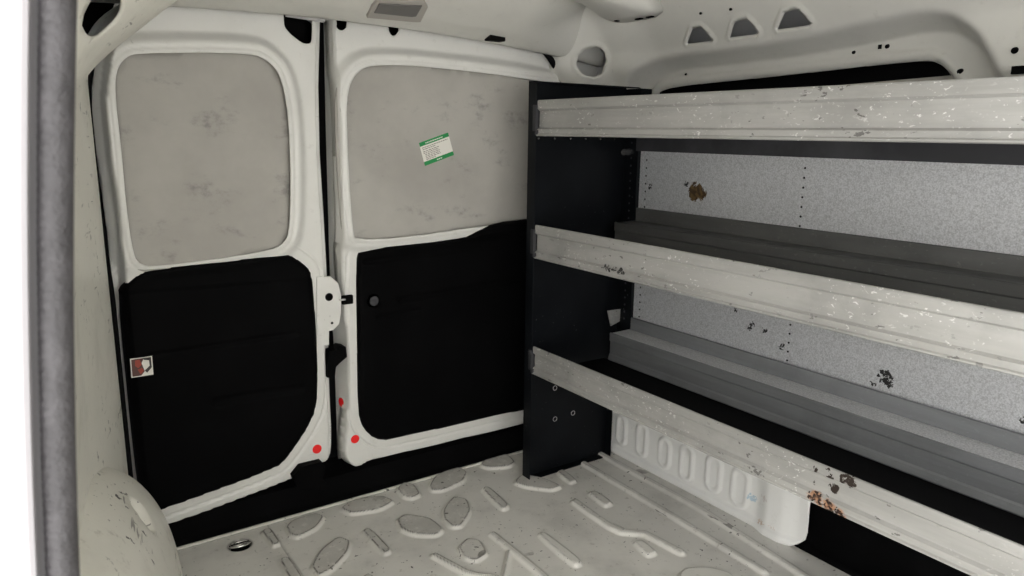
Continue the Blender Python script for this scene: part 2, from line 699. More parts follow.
W1, W2 = dp(WIN1, 1.80, 2), dp(WIN2, 1.80, 2)
T1, T2 = dp(TRIM1, 1.815), dp(TRIM2, 1.815)
O1 = dp(OUT1, 1.85)
O2 = chaikin([ony(u, v, 1.82)[[0, 2]] for u, v in EDGE2] + [ony(u, v, 1.85)[[0, 2]] for u, v in OUT2], 1)


def door_y(X, Z, O, W, T):
    so = sdf(X, Z, O)
    sw = sdf(X, Z, W)
    fl = .016 if O is O1 else .016 * (1 - smooth(.10, .15, Z)) * smooth(.72, .78, X)
    p = .048 * (1 - smooth(-.008 - fl, -fl, so))
    # pressed ring round the window, falling away to the flat door skin
    ring = (1 - smooth(.022, .048, sw)) * (1 - smooth(.006, -.002, sw) * 0)
    low = smooth(.66, .74, Z)
    p = p + .020 * ring * low
    lipz = np.abs(sw - .013)
    p = p - .003 * (1 - smooth(0, .004, lipz)) * low
    # lower border : a step running round the trim
    st = sdf(X, Z, T)
    p = p - .006 * (1 - smooth(.0, .004, np.abs(st - .024))) * (1 - low) * (so < -.004)
    return YD - p


def make_door(name, O, W, T, x0, x1, z0, z1, extra):
    def P(X, Z): return X, door_y(X, Z, O, W, T), Z

    me = sheet_mesh(np.arange(x0, x1, .0036), np.arange(z0, z1, .0036), P, O, [W] + extra)
    d = link(name, me, mat_door)
    md = d.modifiers.new('thick', 'SOLIDIFY')
    md.thickness = .003
    md.offset = -1
    tag(d, kind='structure')
    # board that blanks the window
    def PB(X, Z): return X, np.full(X.shape, YD - .054), Z
    wo = W
    cw = (W.min(0) + W.max(0)) / 2
    b = sheet_mesh(np.arange(W[:, 0].min() - .03, W[:, 0].max() + .03, .02), np.arange(W[:, 1].min() - .03, W[:, 1].max() + .03, .02), PB,
                   cw + (W - cw) * 1.05)
    bo = link('window_board', b, mat_board, d)
    md = bo.modifiers.new('thick', 'SOLIDIFY')
    md.thickness = .006
    md.offset = -1
    return d


topz = 1.40
hole1 = corner([ony(u, v, 1.82)[[0, 2]] for u, v in [(282, 4), (311, 6), (311, 44), (302, 44), (290, 35), (283, 27)]])
holeA = chaikin([ony(u, v, 1.82)[[0, 2]] for u, v in [(335, 10), (346, 10), (346, 27), (342, 31), (337, 30), (334, 25)]], 1)
holeB = chaikin([ony(u, v, 1.82)[[0, 2]] for u, v in [(387, 14), (398, 14), (398, 31), (394, 36), (390, 36), (387, 30)]], 1)
d1 = make_door('door_1', O1, W1, T1, .13, .72, .03, 1.31, [hole1])
d2 = make_door('door_2', O2, W2, T2, .66, 1.78, .05, 1.30, [holeA, holeB])


def make_trim(parent, O, W, T, feats, t=.016):
    def h(X, Z):
        s = sdf(X, Z, T)
        p = t * np.sqrt(np.clip(1 - (1 - np.clip(-s / .014, 0, 1)) ** 2, 0, 1))
        for f in feats: p = p + f(X, Z, s)
        return p

    def P(X, Z): return X, np.minimum(door_y(X, Z, O, W, T), YD - .040) - h(X, Z) + .002, Z
    me = sheet_mesh(np.arange(T[:, 0].min() - .01, T[:, 0].max() + .012, .005), np.arange(T[:, 1].min() - .01, T[:, 1].max() + .012, .005), P, T)
    o = link('trim_panel', me, mat_trim, parent)
    md = o.modifiers.new('thick', 'SOLIDIFY')
    md.thickness = .003
    md.offset = -1
    return o


def seg_groove(a, b, w, depth, y=1.80):
    a, b = ony(*a, y)[[0, 2]], ony(*b, y)[[0, 2]]
    e = b - a

    def f(X, Z, s):
        t = np.clip(((X - a[0]) * e[0] + (Z - a[1]) * e[1]) / (e @ e), 0, 1)
        d = np.hypot(X - a[0] - t * e[0], Z - a[1] - t * e[1])
        return -depth * (1 - smooth(w * .3, w, d)) * smooth(0, -.02, s) if False else -depth * (1 - smooth(w * .3, w, d))
    return f


def top_band(zfun, depth):
    def f(X, Z, s): return depth * smooth(-.004, .004, Z - zfun(X))
    return f


za, zb = ony(140, 292, 1.80), ony(310, 279, 1.80)
sl = (zb[2] - za[2]) / (zb[0] - za[0])
trim1 = make_trim(d1, O1, W1, T1, [seg_groove((150, 356), (298, 333), .006, .006), seg_groove((215, 402), (300, 388), .014, .005),
                                   top_band(lambda X: za[2] + (X - za[0]) * sl, -.006)])
trim2 = make_trim(d2, O2, W2, T2, [seg_groove((400, 300), (520, 280), .010, .005), seg_groove((378, 318), (420, 310), .006, .004),
                                   seg_groove((365, 262), (480, 248), .008, .004)])
# thumb-hole plug on the right trim
p = ony(374, 301, 1.795)
bm = bmesh.new()
add_cyl(bm, (p[0], 1.801, p[2]), (0, 1, 0), .019, .006, 24)
add_cyl(bm, (p[0], 1.797, p[2]), (0, 1, 0), .013, .006, 24, .009)
link('trim_plug', bm_mesh(bm), mat_bracket, trim2)

# dark cavities behind the openings of the door skins
for d, hs in ((d1, [hole1]), (d2, [holeA, holeB])):
    for h in hs:
        bm = bmesh.new()
        lo, hi = h.min(0), h.max(0)
        add_box(bm, ((lo[0] + hi[0]) / 2, YD + .012, (lo[1] + hi[1]) / 2), (hi[0] - lo[0] + .004, .02, hi[1] - lo[1] + .01), .002)
        link('catch_recess', bm_mesh(bm), mat_hole, d)

# upper catch bar of the left door
bm = bmesh.new()
a, b = ony(286, 13, 1.80), ony(324, 19, 1.80)
add_tube(bm, [a + [0, .0, 0], (a + b) / 2, b], [.009, .009, .009], 10)
link('catch_bar', bm_mesh(bm), mat_flange, d1)

# edge plate with a round hole, on the free edge of the left door
pl = [(317, 277), (331, 277), (338, 283), (341, 295), (341, 312), (339, 324), (333, 330), (329, 331), (329, 345), (317, 345)]
ho = ony(328, 297, 1.80)
bm = bmesh.new()
add_prism(bm, [ony(u, v, 1.808) for u, v in pl], (0, .012, 0), 0)
pm = link('edge_plate', bm_mesh(bm), mat_door, d1)
bm = bmesh.new()
add_cyl(bm, (ony(329, 297, 1.808)[0], 1.8085, ony(329, 297, 1.808)[2]), (0, 1, 0), .0105, .003, 24)
add_cyl(bm, (ony(332, 323, 1.808)[0], 1.8085, ony(332, 323, 1.808)[2]), (0, 1, 0), .0035, .003, 14)
link('plate_hole', bm_mesh(bm), mat_hole, pm)

# return edge of the right door, facing the gap
bm = bmesh.new()
A = [ony(u + 1.2, v, 1.824) for u, v in EDGE2]
B = [ony(u, v, 1.885) for u, v in BACK2]
rows = []
for k in range(2):
    off = np.array([0, 0, 0]) if k == 0 else np.array([.004, .004, 0])
    rows.append([[bm.verts.new(tuple(q + off)) for q in A], [bm.verts.new(tuple(q + off)) for q in B]])
for r in rows:
    for i in range(len(A) - 1):
        bm.faces.new((r[0][i], r[0][i + 1], r[1][i + 1], r[1][i]))
edge_o = link('door_edge', bm_mesh(bm), mat_door, d2)

# black striker and catch on the edge of the right door
bm = bmesh.new()
c = ony(348, 300, 1.803)
add_box(bm, (c[0], 1.808, c[2]), (.030, .012, .024), .003)
link('striker_block', bm_mesh(bm), mat_hole, d2)
bm = bmesh.new()
c0 = ony(343, 300, 1.797)
add_box(bm, (c0[0], 1.800, c0[2]), (.016, .006, .004), .001)
link('striker_tongue', bm_mesh(bm), mat_flange, d2)
bm = bmesh.new()
pts = [(330, 352), (337, 350), (340, 346), (346, 347), (347, 357), (340, 363), (336, 367), (335, 376), (328, 378), (328, 364)]
add_prism(bm, [ony(u, v, 1.80) for u, v in pts], (0, .04, 0), .003)
link('door_catch', bm_mesh(bm), mat_trim, d2)
# lower latch cover on the left door
bm = bmesh.new()
pts = [(293, 477), (301, 467), (322, 462), (326, 466), (323, 480), (327, 484), (326, 490), (297, 489)]
add_prism(bm, [ony(u, v, 1.788) for u, v in pts], (0, .05, 0), .004)
link('lower_latch', bm_mesh(bm), mat_trim, d1)

# black strip behind the gap between both doors
bm = bmesh.new()
a, b = ony(323, 10, 1.86), ony(335, 470, 1.86)
add_prism(bm, [ony(314, 5, 1.90), ony(333, 5, 1.90), ony(343, 480, 1.90), ony(325, 480, 1.90)], (0, .03, 0))
t = link('trim_1', bm_mesh(bm), mat_rubber_black)
tag(t, kind='structure')

# outer skin closing the back of the van
bm = bmesh.new()
add_prism(bm, [(-.03, 1.955, -.08), (1.70, 1.955, -.08), (1.70, 1.955, 1.44), (.11, 1.955, 1.44), (.035, 1.955, 1.0)], (0, .02, 0))
t = link('wall_back', bm_mesh(bm), mat_rubber_black)
tag(t, kind='structure')

# black rear sill between floor and doors
bm = bmesh.new()
prof = [(1.786, -.004), (1.800, -.004), (1.812, .006), (1.830, .060), (1.90, .085), (1.95, .085), (1.95, -.03), (1.786, -.03)]
xsil = [.10, .5, 1.0, 1.60]
rings = [[bm.verts.new((x, y, z)) for y, z in prof] for x in xsil]
for a, b in zip(rings[:-1], rings[1:]):
    for k in range(len(prof)):
        bm.faces.new((a[k], b[k], b[(k + 1) % len(prof)], a[(k + 1) % len(prof)]))
bm.faces.new(rings[0]); bm.faces.new(rings[-1][::-1])
t = link('trim_2', bm_mesh(bm), mat_sill)
tag(t, kind='structure')
# worn metal edge strip of the floor
bm = bmesh.new()
add_box(bm, (.85, 1.7835, .002), (1.36, .007, .006), .001)
t = link('trim_3', bm_mesh(bm), mat_floor)
tag(t, kind='structure')

# black weatherstrips left and right of the door opening
bm = bmesh.new()
pts = [(100, 48), (93, 62), (88, 85), (88, 110), (92, 150), (97.5, 200), (105, 250), (112.5, 300), (119.5, 370), (126.5, 440), (133, 500), (138, 535)]
add_tube(bm, [ony(u, v, 1.800) for u, v in pts], [.003, .005, .007, .0075, .0075, .007, .0065, .006, .006, .006, .006, .006], 10)
t = link('trim_4', bm_mesh(bm), mat_rubber_black, None, True)
tag(t, kind='structure')
bm = bmesh.new()
pts = [(541, 50), (549, 57), (556, 67), (562, 80), (566, 100), (570, 140), (566, 420)]
add_tube(bm, [ony(u, v, 1.795) for u, v in pts], [.004, .008, .011, .012, .012, .012, .012], 10)
t = link('trim_5', bm_mesh(bm), mat_rubber_black, None, True)
tag(t, kind='structure')

# ------------------------------------------------------------------ left wall
def pill_x(z):
    a, b, c = np.polyfit([1.07, .91, .73], [.0455, .0285, .0143], 2)
    zz = np.clip(z, .35, 1.2)
    return a * zz * zz + b * zz + c


def left_x(Y, Z):
    x = np.interp(Y, [.53, .8, 1.1, 1.4, 1.6, 1.72, 1.775, 1.81], [.000, .005, .03, .075, .125, .155, .165, .150])
    x = x + np.interp(Z, [0, .5, 1.0, 1.35], [-.02, 0, .035, .06]) * (1 - smooth(1.2, 1.65, Y))
    x = x + np.where(Z > 1.08, 2.6 * (np.maximum(Z - 1.08, 0)) ** 2, 0)
    x = x + .12 * smooth(1.02, 1.24, Z) * smooth(1.05, 1.40, Y) * (1 - smooth(1.5, 1.75, Y))
    top = np.maximum(Z - 1.20, 0)
    x = x + 6 * top ** 2
    x = x + .010 * (1 - smooth(0, .05, np.abs(Z - .52))) * 0
    return x


def hit_left(u, v):
    d = ray(u, v)
    for y in np.linspace(.5, 1.9, 1500):
        p = CAM + d * (y / d[1])
        if p[0] <= float(left_x(np.array(y), np.array(p[2]))):
            break
    return p


def left_P(Y, Z): return left_x(Y, Z), Y, Z


HOLE_L = chaikin([np.clip(hit_left(u, v)[[1, 2]], (1.15, .9), (1.77, 1.335)) for u, v in [(84, -14), (121, -14), (122, 10), (117, 20), (102, 35), (94, 38), (86, 35), (80, 22)]], 1)
me = sheet_mesh(np.arange(.53, 1.811, .010), np.arange(-.01, 1.345, .010), left_P, None, [HOLE_L])
wl = link('wall_left', me, mat_wall_left)
md = wl.modifiers.new('thick', 'SOLIDIFY')
md.thickness = .004
tag(wl, kind='structure')
rows = []
for y in (.53, 1.0, 1.5, 1.95):
    k = (y - .53) / 1.42
    rows.append([((pill_x(z) - .027) * (1 - k) + xo * k, y, z) for z, xo in ((-.05, -.035), (.5, -.005), (.75, .015), (1.0, .035), (1.2, .06), (1.3, .075), (1.4, .10))])
bo = link('outer_skin', bm_mesh(mesh_rows(rows)), mat_bracket, wl, True)
md = bo.modifiers.new('thick', 'SOLIDIFY')
md.thickness = .004
# wheel arch
def arch_mesh():
    # quarter-round housing : along y an arch, across x a rounded shoulder
    ys = np.linspace(.54, 1.80, 150)
    ts = np.linspace(0, 1, 60)
    verts = []
    for y in ys:
        k = (y - 1.1) / (.65 if y > 1.1 else .62)
        hgt = (.42 if y > 1.1 else .42) * max(0.0, 1 - abs(k) ** (3.5 if y > 1.1 else 4)) ** .5 if abs(k) < 1 else 0.0
        w = .04 + .13 * max(0.0, 1 - abs(k) ** 3) ** .5 if abs(k) < 1 else .04
        x0 = float(left_x(np.array(y), np.array(.3))) - .03
        row = []
        for t in ts:
            a = t * math.pi / 2
            row.append((x0 + w * math.cos(a) ** 1.1, y, hgt * math.sin(a) ** .85 - .002))
        verts.append(row)
    # pressed oval dimple on the shoulder, with its screw boss
    V = np.array(verts)
    nrm = np.cross(np.gradient(V, axis=0), np.gradient(V, axis=1))
    nrm /= np.linalg.norm(nrm, axis=2, keepdims=True) + 1e-9
    nrm *= np.sign(nrm[..., :1] + 1e-9)
    d = V - CAM
    q = d @ M.T
    pu, pv = 512 + FPX * q[..., 0] / q[..., 2], 288 - FPX * q[..., 1] / q[..., 2]

    def at(u, v):
        c = np.hypot(pu - u, pv - v)
        return V[np.unravel_index(np.argmin(c), c.shape)]
    a, b = at(133, 503), at(151, 528)
    ax = (b - a) / np.linalg.norm(b - a)
    mid, half = (a + b) / 2, np.linalg.norm(b - a) / 2
    r = V - mid
    al = (r @ ax) / (half * 1.25)
    pe_ = np.linalg.norm(r - (r @ ax)[..., None] * ax, axis=2) / .030
    k = np.hypot(al, pe_)
    V = V - nrm * (.012 * (1 - smooth(.75, 1.0, k)))[..., None]
    sc_ = at(150, 526)
    V = V + nrm * (.006 * (1 - smooth(.004, .009, np.linalg.norm(V - sc_, axis=2))))[..., None]
    return V.tolist()


wa = link('wheel_arch', bm_mesh(mesh_rows(arch_mesh())), mat_wall_left, wl, True)

# ------------------------------------------------------------------ right wall
INNER = chaikin([onx(u, v, 1.585)[[1, 2]] for u, v in [(654, 94), (664, 88), (690, 84), (780, 75), (919, 59), (938, 61), (952, 75)]] +
                [(.70, 1.04), (.74, .60), (1.45, .60), (1.52, 1.05)], 2)
OUTER = chaikin([onx(u, v, 1.56)[[1, 2]] for u, v in [(634, 100), (644, 80), (664, 66), (700, 60), (780, 51), (860, 36), (944, 18), (978, 36), (994, 66)]] +
                [(.60, 1.0), (.60, .50), (1.56, .50), (1.56, 1.0)], 2)


def right_x(Y, Z):
    so = sdf(Y, Z, OUTER)
    b = smooth(-.016, .022, so) * smooth(1.06, 1.13, Z)
    x = 1.595 - .075 * b
    x = x - .75 * np.sqrt(np.maximum(Z - 1.22, 0) ** 2 + .0004) + .015
    # the corner turning to the rear door opening
    x = x - .035 * smooth(1.50, 1.66, Y) * smooth(1.13, 1.2, Z) - .105 * smooth(1.645, 1.80, Y)
    # front seam
    x = x - .012 * (1 - smooth(.585, .60, Y))
    si = sdf(Y, Z, INNER)
    x = x - .010 * (1 - smooth(.0, .012, np.abs(si - .012)))
    return x


def hitx(u, v, it=30):
    x = 1.5
    for _ in range(it):
        p = onx(u, v, x)
        x = .5 * x + .5 * float(right_x(np.array(p[1]), np.array(p[2])))
    return onx(u, v, x)


def rpoly(px, ch=1): return corner([hitx(u, v)[[1, 2]] for u, v in px], .09)


def z7(p): return [(500 + x / 3.2, y / 3.2) for x, y in p]
def z8(p): return [(744 + x / 3.2, y / 3.2) for x, y in p]


TRAPS = [rpoly(z7([(600, 138), (617, 89), (648, 85), (684, 126), (678, 133), (606, 142)])),
         rpoly(z7([(737, 118), (752, 68), (796, 60), (831, 102), (824, 109), (742, 121)])),
         rpoly(z8([(108, 92), (132, 36), (178, 27), (218, 74), (212, 81), (114, 95)]))]
ROUND = rpoly([(577, 66), (578, 56), (586, 49), (598, 46), (605, 52), (607, 62), (603, 73), (595, 77), (584, 75)], 2)
DOTS = [(648, 11.5, .006), (702, 13, .004), (732, 9, .004), (855, 52, .0045), (888.5, 46, .0055), (961, 71, .006), (1016, 50, .007), (687, 74, .0035)]


def right_P(Y, Z):
    x = right_x(Y, Z)
    for t in TRAPS + [ROUND]:
        s = sdf(Y, Z, t)
        x = x - .005 * (1 - smooth(.005, .012, s)) + .004 * (1 - smooth(0, .005, s))
    return x, Y, Z


ysr = np.concatenate([np.arange(-1.0, .48, .04), np.arange(.48, 1.815, .0055)])
zsr = np.concatenate([np.arange(.28, 1.04, .04), np.arange(1.06, 1.46, .0055)])
me = sheet_mesh(ysr, zsr, right_P, None, [INNER, ROUND] + TRAPS)
wr = link('wall_right', me, mat_wall)
md = wr.modifiers.new('thick', 'SOLIDIFY')
md.thickness = .003
tag(wr, kind='structure')
bm = bmesh.new()
add_box(bm, (1.72, .45, .68), (.02, 2.95, 1.42))
link('outer_skin', bm_mesh(bm), mat_bracket, wr)
# light grey inner skin seen through the openings of the upper rail
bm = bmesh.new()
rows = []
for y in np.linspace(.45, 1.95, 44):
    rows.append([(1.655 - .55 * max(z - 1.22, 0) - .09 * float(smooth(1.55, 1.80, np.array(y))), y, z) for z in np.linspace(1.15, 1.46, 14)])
link('rail_backing', bm_mesh(mesh_rows(rows)), flat('grey_inner_panel', (.5, .5, .51), .5), wr, True)
# small drilled holes
for u, v, r in DOTS:
    bm = bmesh.new()
    p = hitx(u, v)
    add_cyl(bm, (p[0], p[1], p[2]), (1, 0, .25), r * .8, .014, 16)
    link('drilled_hole', bm_mesh(bm), mat_hole, wr)
for u, v, sz in ((881, 47, (.012, .007, .009)), (1020, 70, (.012, .024, .014))):
    bm = bmesh.new()
    p = hitx(u, v)
    add_box(bm, (p[0], p[1], p[2]), sz)
    link('slot_hole', bm_mesh(bm), mat_hole, wr)
# window board in the side opening; black sheet stands in for the gap's shade
bm = bmesh.new()
add_prism(bm, [(1.634, .62, .80), (1.634, 1.27, .80), (1.634, 1.27, 1.100), (1.634, 1.15, 1.116), (1.634, .62, 1.134)], (.01, 0, 0))
link('window_board', bm_mesh(bm), mat_board, wr)
bm = bmesh.new()
add_box(bm, (1.658, 1.11, 1.06), (.02, 1.0, .24))
gap_o = link('gap_shade', bm_mesh(bm), mat_rubber_black, wr)

# lower wall with pressed ovals
OV = [((622.5, 431), .024, .050, 1), ((642.8, 441), .024, .054, 1), ((665.5, 454), .025, .048, 1), ((687.5, 464), .026, .056, 1), ((714.5, 475), .028, .054, 1), ((741, 489), .030, .056, 1)]
OVC = [(onx(u, v, 1.537)[1], onx(u, v, 1.537)[2] + .004, a, b, s) for (u, v), a, b, s in OV]
LOWEND = [onx(u, v, 1.54)[[1, 2]] for u, v in [(816, 510), (814, 541)]]


def low_x(Y, Z):
    x = 1.537 + 0 * Y
    for cy, cz, a, b, s in OVC:
        dy = np.abs(Y - cy)
        dz = np.maximum(np.abs(Z - cz) - (b - a), 0)
        d = np.hypot(dy, dz) - a
        x = x - s * .006 * (1 - smooth(-.006, .004, d)) + s * .0045 * (1 - smooth(-.015, -.006, d))
    # lower flange step and the ramp at the front end
    x = x - .010 * (1 - smooth(.012, .022, Z))
    x = x + .025 * smooth(1.03, .94, Y) if False else x + .0 * Y
    x = x - .014 * (1 - smooth(0, .05, np.abs(Y - 1.02) - .015))
    return x


me = sheet_mesh(np.arange(.90, 1.81, .005), np.arange(-.01, .35, .005), lambda Y, Z: (low_x(Y, Z), Y, Z),
                np.array([(.936, .338), (.932, .05), (.936, .028), (.95, .012), (.975, -.003), (1.798, -.003), (1.798, .338)]))
lw = link('lower_panel', me, mat_lower, wr)
md = lw.modifiers.new('thick', 'SOLIDIFY')
md.thickness = .004
# black housing in front of it
rows = []
for y in np.linspace(-1.0, 1.02, 34):
    rr = []
    for z, x in [(-.003, 1.533 if y < .97 else 1.57), (.004, 1.550 if y < .95 else 1.572), (.010, 1.572), (.05, 1.60), (.2, 1.61), (.36, 1.61)]:
        yy = y
        rr.append((x, yy, z))
    rows.append(rr)
hs = link('wheel_housing', bm_mesh(mesh_rows(rows)), mat_sill, wr, True)
md = hs.modifiers.new('thick', 'SOLIDIFY')
md.thickness = .004

# ------------------------------------------------------------------ ceiling
def head_lip(x): return 1.262 - .045 * np.clip((x - .62) / .8, -2, 2) ** 2


def ceil_P(X, S):
    """S runs from the lip over the rear doors forward along the roof"""
    ly = 1.775
    lz = head_lip(X)
    y = np.interp(S, [0, .03, .08, .16, .26, .40, 3.0], [ly, ly - .018, ly - .065, ly - .13, ly - .20, ly - .33, -1.15])
    up = np.interp(S, [0, .03, .08, .16, .26, .40, 3.0], [0, .004, .020, .055, .105, .125, .135])
    z = lz + up + 1.5 * np.maximum(X - 1.15, 0) ** 2 * smooth(.02, .14, S)
    z = np.where(S > .26, np.maximum(z, 1.33), z)
    top = 1.395 - .22 * np.maximum(np.abs(X - .77) - .45, 0) ** 2 / .09 * .3
    z = np.where(S > .40, z + (top - z) * smooth(.40, .7, S), z)
    return X, y, z


Ss = np.concatenate([np.arange(0, .45, .012), np.arange(.45, 3.01, .1)])
me = grid_mesh(np.arange(-.02, 1.56, .02), Ss, ceil_P)
ce = link('ceiling', me, mat_wall)
md = ce.modifiers.new('thick', 'SOLIDIFY')
md.thickness = .004
tag(ce, kind='structure')
bm = bmesh.new()
add_box(bm, (.80, .50, 1.46), (1.82, 3.1, .02))
link('outer_skin', bm_mesh(bm), mat_bracket, ce)
# roof bow with its flared end
rows = []
for k in range(26):
    x = .10 + (1.455 - .10) * k / 25
    f = smooth(1.25, 1.45, np.array(x))
    w = .045 + .055 * float(f)
    zb = 1.335 - .035 * float(f) - .0 * x
    prof = [(-1, .05), (-.95, .012), (-.7, .002), (0, 0), (.7, .002), (.95, .012), (1, .05)]
    rows.append([(x, 1.53 + a * w, zb + b) for a, b in prof])
rb = link('roof_bow', bm_mesh(mesh_rows(rows)), mat_wall, ce, True)
md = rb.modifiers.new('thick', 'SOLIDIFY')
md.thickness = .003
bm = bmesh.new()
for u, v in [(639, 19), (650, 17), (617, 21)]:
    p = onz(u, v, 1.3005)
    add_box(bm, (p[0], p[1], 1.3005), (.010, .022 if u > 620 else .01, .003))
link('bow_slot', bm_mesh(bm), mat_hole, rb)
# black clip slot beside the right door top
bm = bmesh.new()
p = ony(497, 37.5, 1.735)
add_box(bm, (p[0], 1.745, p[2]), (.050, .03, .018), .003)
link('header_slot', bm_mesh(bm), mat_hole, ce)

# unseen low bulkhead, added to shape the daylight from the front
bm = bmesh.new()
add_box(bm, (.80, -1.01, .36), (1.82, .02, .78))
t = link('front_light_block', bm_mesh(bm), mat_wall)
tag(t, kind='structure')

# ------------------------------------------------------------------ side-door pillar
PY = .50
bm = bmesh.new()
zz = np.linspace(-.02, 1.36, 60)
prof = [(-.030, .030), (-.0300, -.002), (-.0265, -.006), (-.0235, -.006), (-.0222, -.002), (-.0222, .012), (-.006, .014), (-.006, .030)]
rings = [[bm.verts.new((pill_x(z) + a, PY + b, z)) for a, b in prof] for z in zz]
for a, b in zip(rings[:-1], rings[1:]):
    for k in range(len(prof)):
        bm.faces.new((a[k], a[(k + 1) % len(prof)], b[(k + 1) % len(prof)], b[k]))
bm.faces.new(rings[0]); bm.faces.new(rings[-1][::-1])
pil = link('trim_6', bm_mesh(bm), mat_pillar)
tag(pil, kind='structure')
me_z = np.linspace(-.02, 1.36, 900)
bm = bmesh.new()
rings = []
for z in me_z:
    r0 = .0092
    cx = pill_x(z) - .0092
    ring = []
    for k in range(18):
        a = 2 * math.pi * k / 18
        rib = 1 + .045 * math.sin(z * 1050) * max(0, math.cos(a - math.pi * 1.2)) ** 3
        ring.append(bm.verts.new((cx + r0 * rib * math.cos(a), PY + .002 + .0105 * rib * math.sin(a), z)))
    rings.append(ring)
for a, b in zip(rings[:-1], rings[1:]):
    for k in range(18):
        bm.faces.new((a[k], a[(k + 1) % 18], b[(k + 1) % 18], b[k]))
link('weather_strip', bm_mesh(bm), mat_seal, pil, True)

# ------------------------------------------------------------------ shelving unit
SX, BX = 1.18, 1.533
Y0, Y1 = -.10, 1.60
shelf_root = empty('shelving_unit', (1.36, .78, 0))
tag(shelf_root, 'three tier van shelving unit with scuffed aluminium fronts and a black end panel', 'shelving unit')

# end panel : web, front flange, stepped rear edge
bm = bmesh.new()
web = [(1.176, 0.0), (1.500, 0.0), (1.500, .30), (1.585, .36), (1.585, 1.136), (1.176, 1.136)]
add_prism(bm, [(x, 1.632, z) for x, z in web], (0, .003, 0))
add_box(bm, (1.1775, 1.617, .568), (.003, .034, 1.136), .0008)       # front flange
add_box(bm, (1.338, 1.620, .0020), (.324, .026, .003), .0008)        # foot flange
add_box(bm, (1.4985, 1.620, .15), (.003, .026, .30), .0008)
add_box(bm, (1.38, 1.622, 1.1345), (.41, .02, .003), .0008)
ep = link('end_panel', bm_mesh(bm), mat_powder, shelf_root)
for u, v in [(555, 419), (573, 413), (555, 388)]:
    bm = bmesh.new()
    p = ony(u, v, 1.631)
    r = .007
    add_tube(bm, [(p[0] + r * math.cos(a), 1.6308, p[2] + r * math.sin(a)) for a in np.linspace(0, 2 * math.pi, 17)], .0010, 6, False)
    link('punched_hole', bm_mesh(bm), mat_flange, ep)
# rear post
bm = bmesh.new()
add_box(bm, (1.545, 1.600, .77), (.045, .058, .72), .002)
po = link('rear_post', bm_mesh(bm), mat_powder, shelf_root)
bm = bmesh.new()
for i in range(30):
    add_cyl(bm, (1.5215, 1.597, .45 + i * .022), (1, 0, 0), .0028, .002, 10)
link('post_hole', bm_mesh(bm), mat_bracket, po)
# bright screw at the top
bm = bmesh.new()
p = ony(622, 152, 1.628)
add_cyl(bm, (p[0], 1.627, p[2]), (0, 1, 0), .006, .008, 12)
add_cyl(bm, (p[0], 1.622, p[2]), (0, 1, 0), .010, .003, 16)
link('screw', bm_mesh(bm), mat_chrome, ep)

# galvanised back panels
for z0, z1 in ((.786, .955), (.446, .70)):
    bm = bmesh.new()
    add_box(bm, (BX + .003, (Y0 + 1.572) / 2, (z0 + z1) / 2), (.003, 1.572 - Y0, z1 - z0), .0006)
    plain = set(bm.faces)
    for yc in (1.032, 1.545):
        zt = .93 if z0 > .7 else .60
        for k in range(7):
            z = zt - k * .0225
            if z0 + .004 < z < z1:
                add_cyl(bm, (BX + .0014, yc, z), (1, 0, 0), .0026, .0016, 10)
    for f in bm.faces:
        f.material_index = 0 if f in plain else 1
    bp = link('back_panel', bm_mesh(bm), [mat_galv, mat_hole], shelf_root)


def rail_profile(x, zb, h, dirn=-1, t=.003):
    """pressed lip: two bands proud of a recessed field, rolled edges; dirn -1 faces -x"""
    g = .0075
    f = [(0, 0), (-.0035, .002), (-.0035, .005), (0, .0075), (0, .018), (g, .0225), (g, h * .70), (0, h * .70 + .005), (0, h - .004), (.001, h - .001), (.004, h)]
    b = [(.006, h - .001), (.0065, h - .006), (g + t, h - .010), (g + t, .006), (g + t, 0)]
    pts = f + b
    return [(x - dirn * a if dirn > 0 else x + a, zb + z) for a, z in pts]


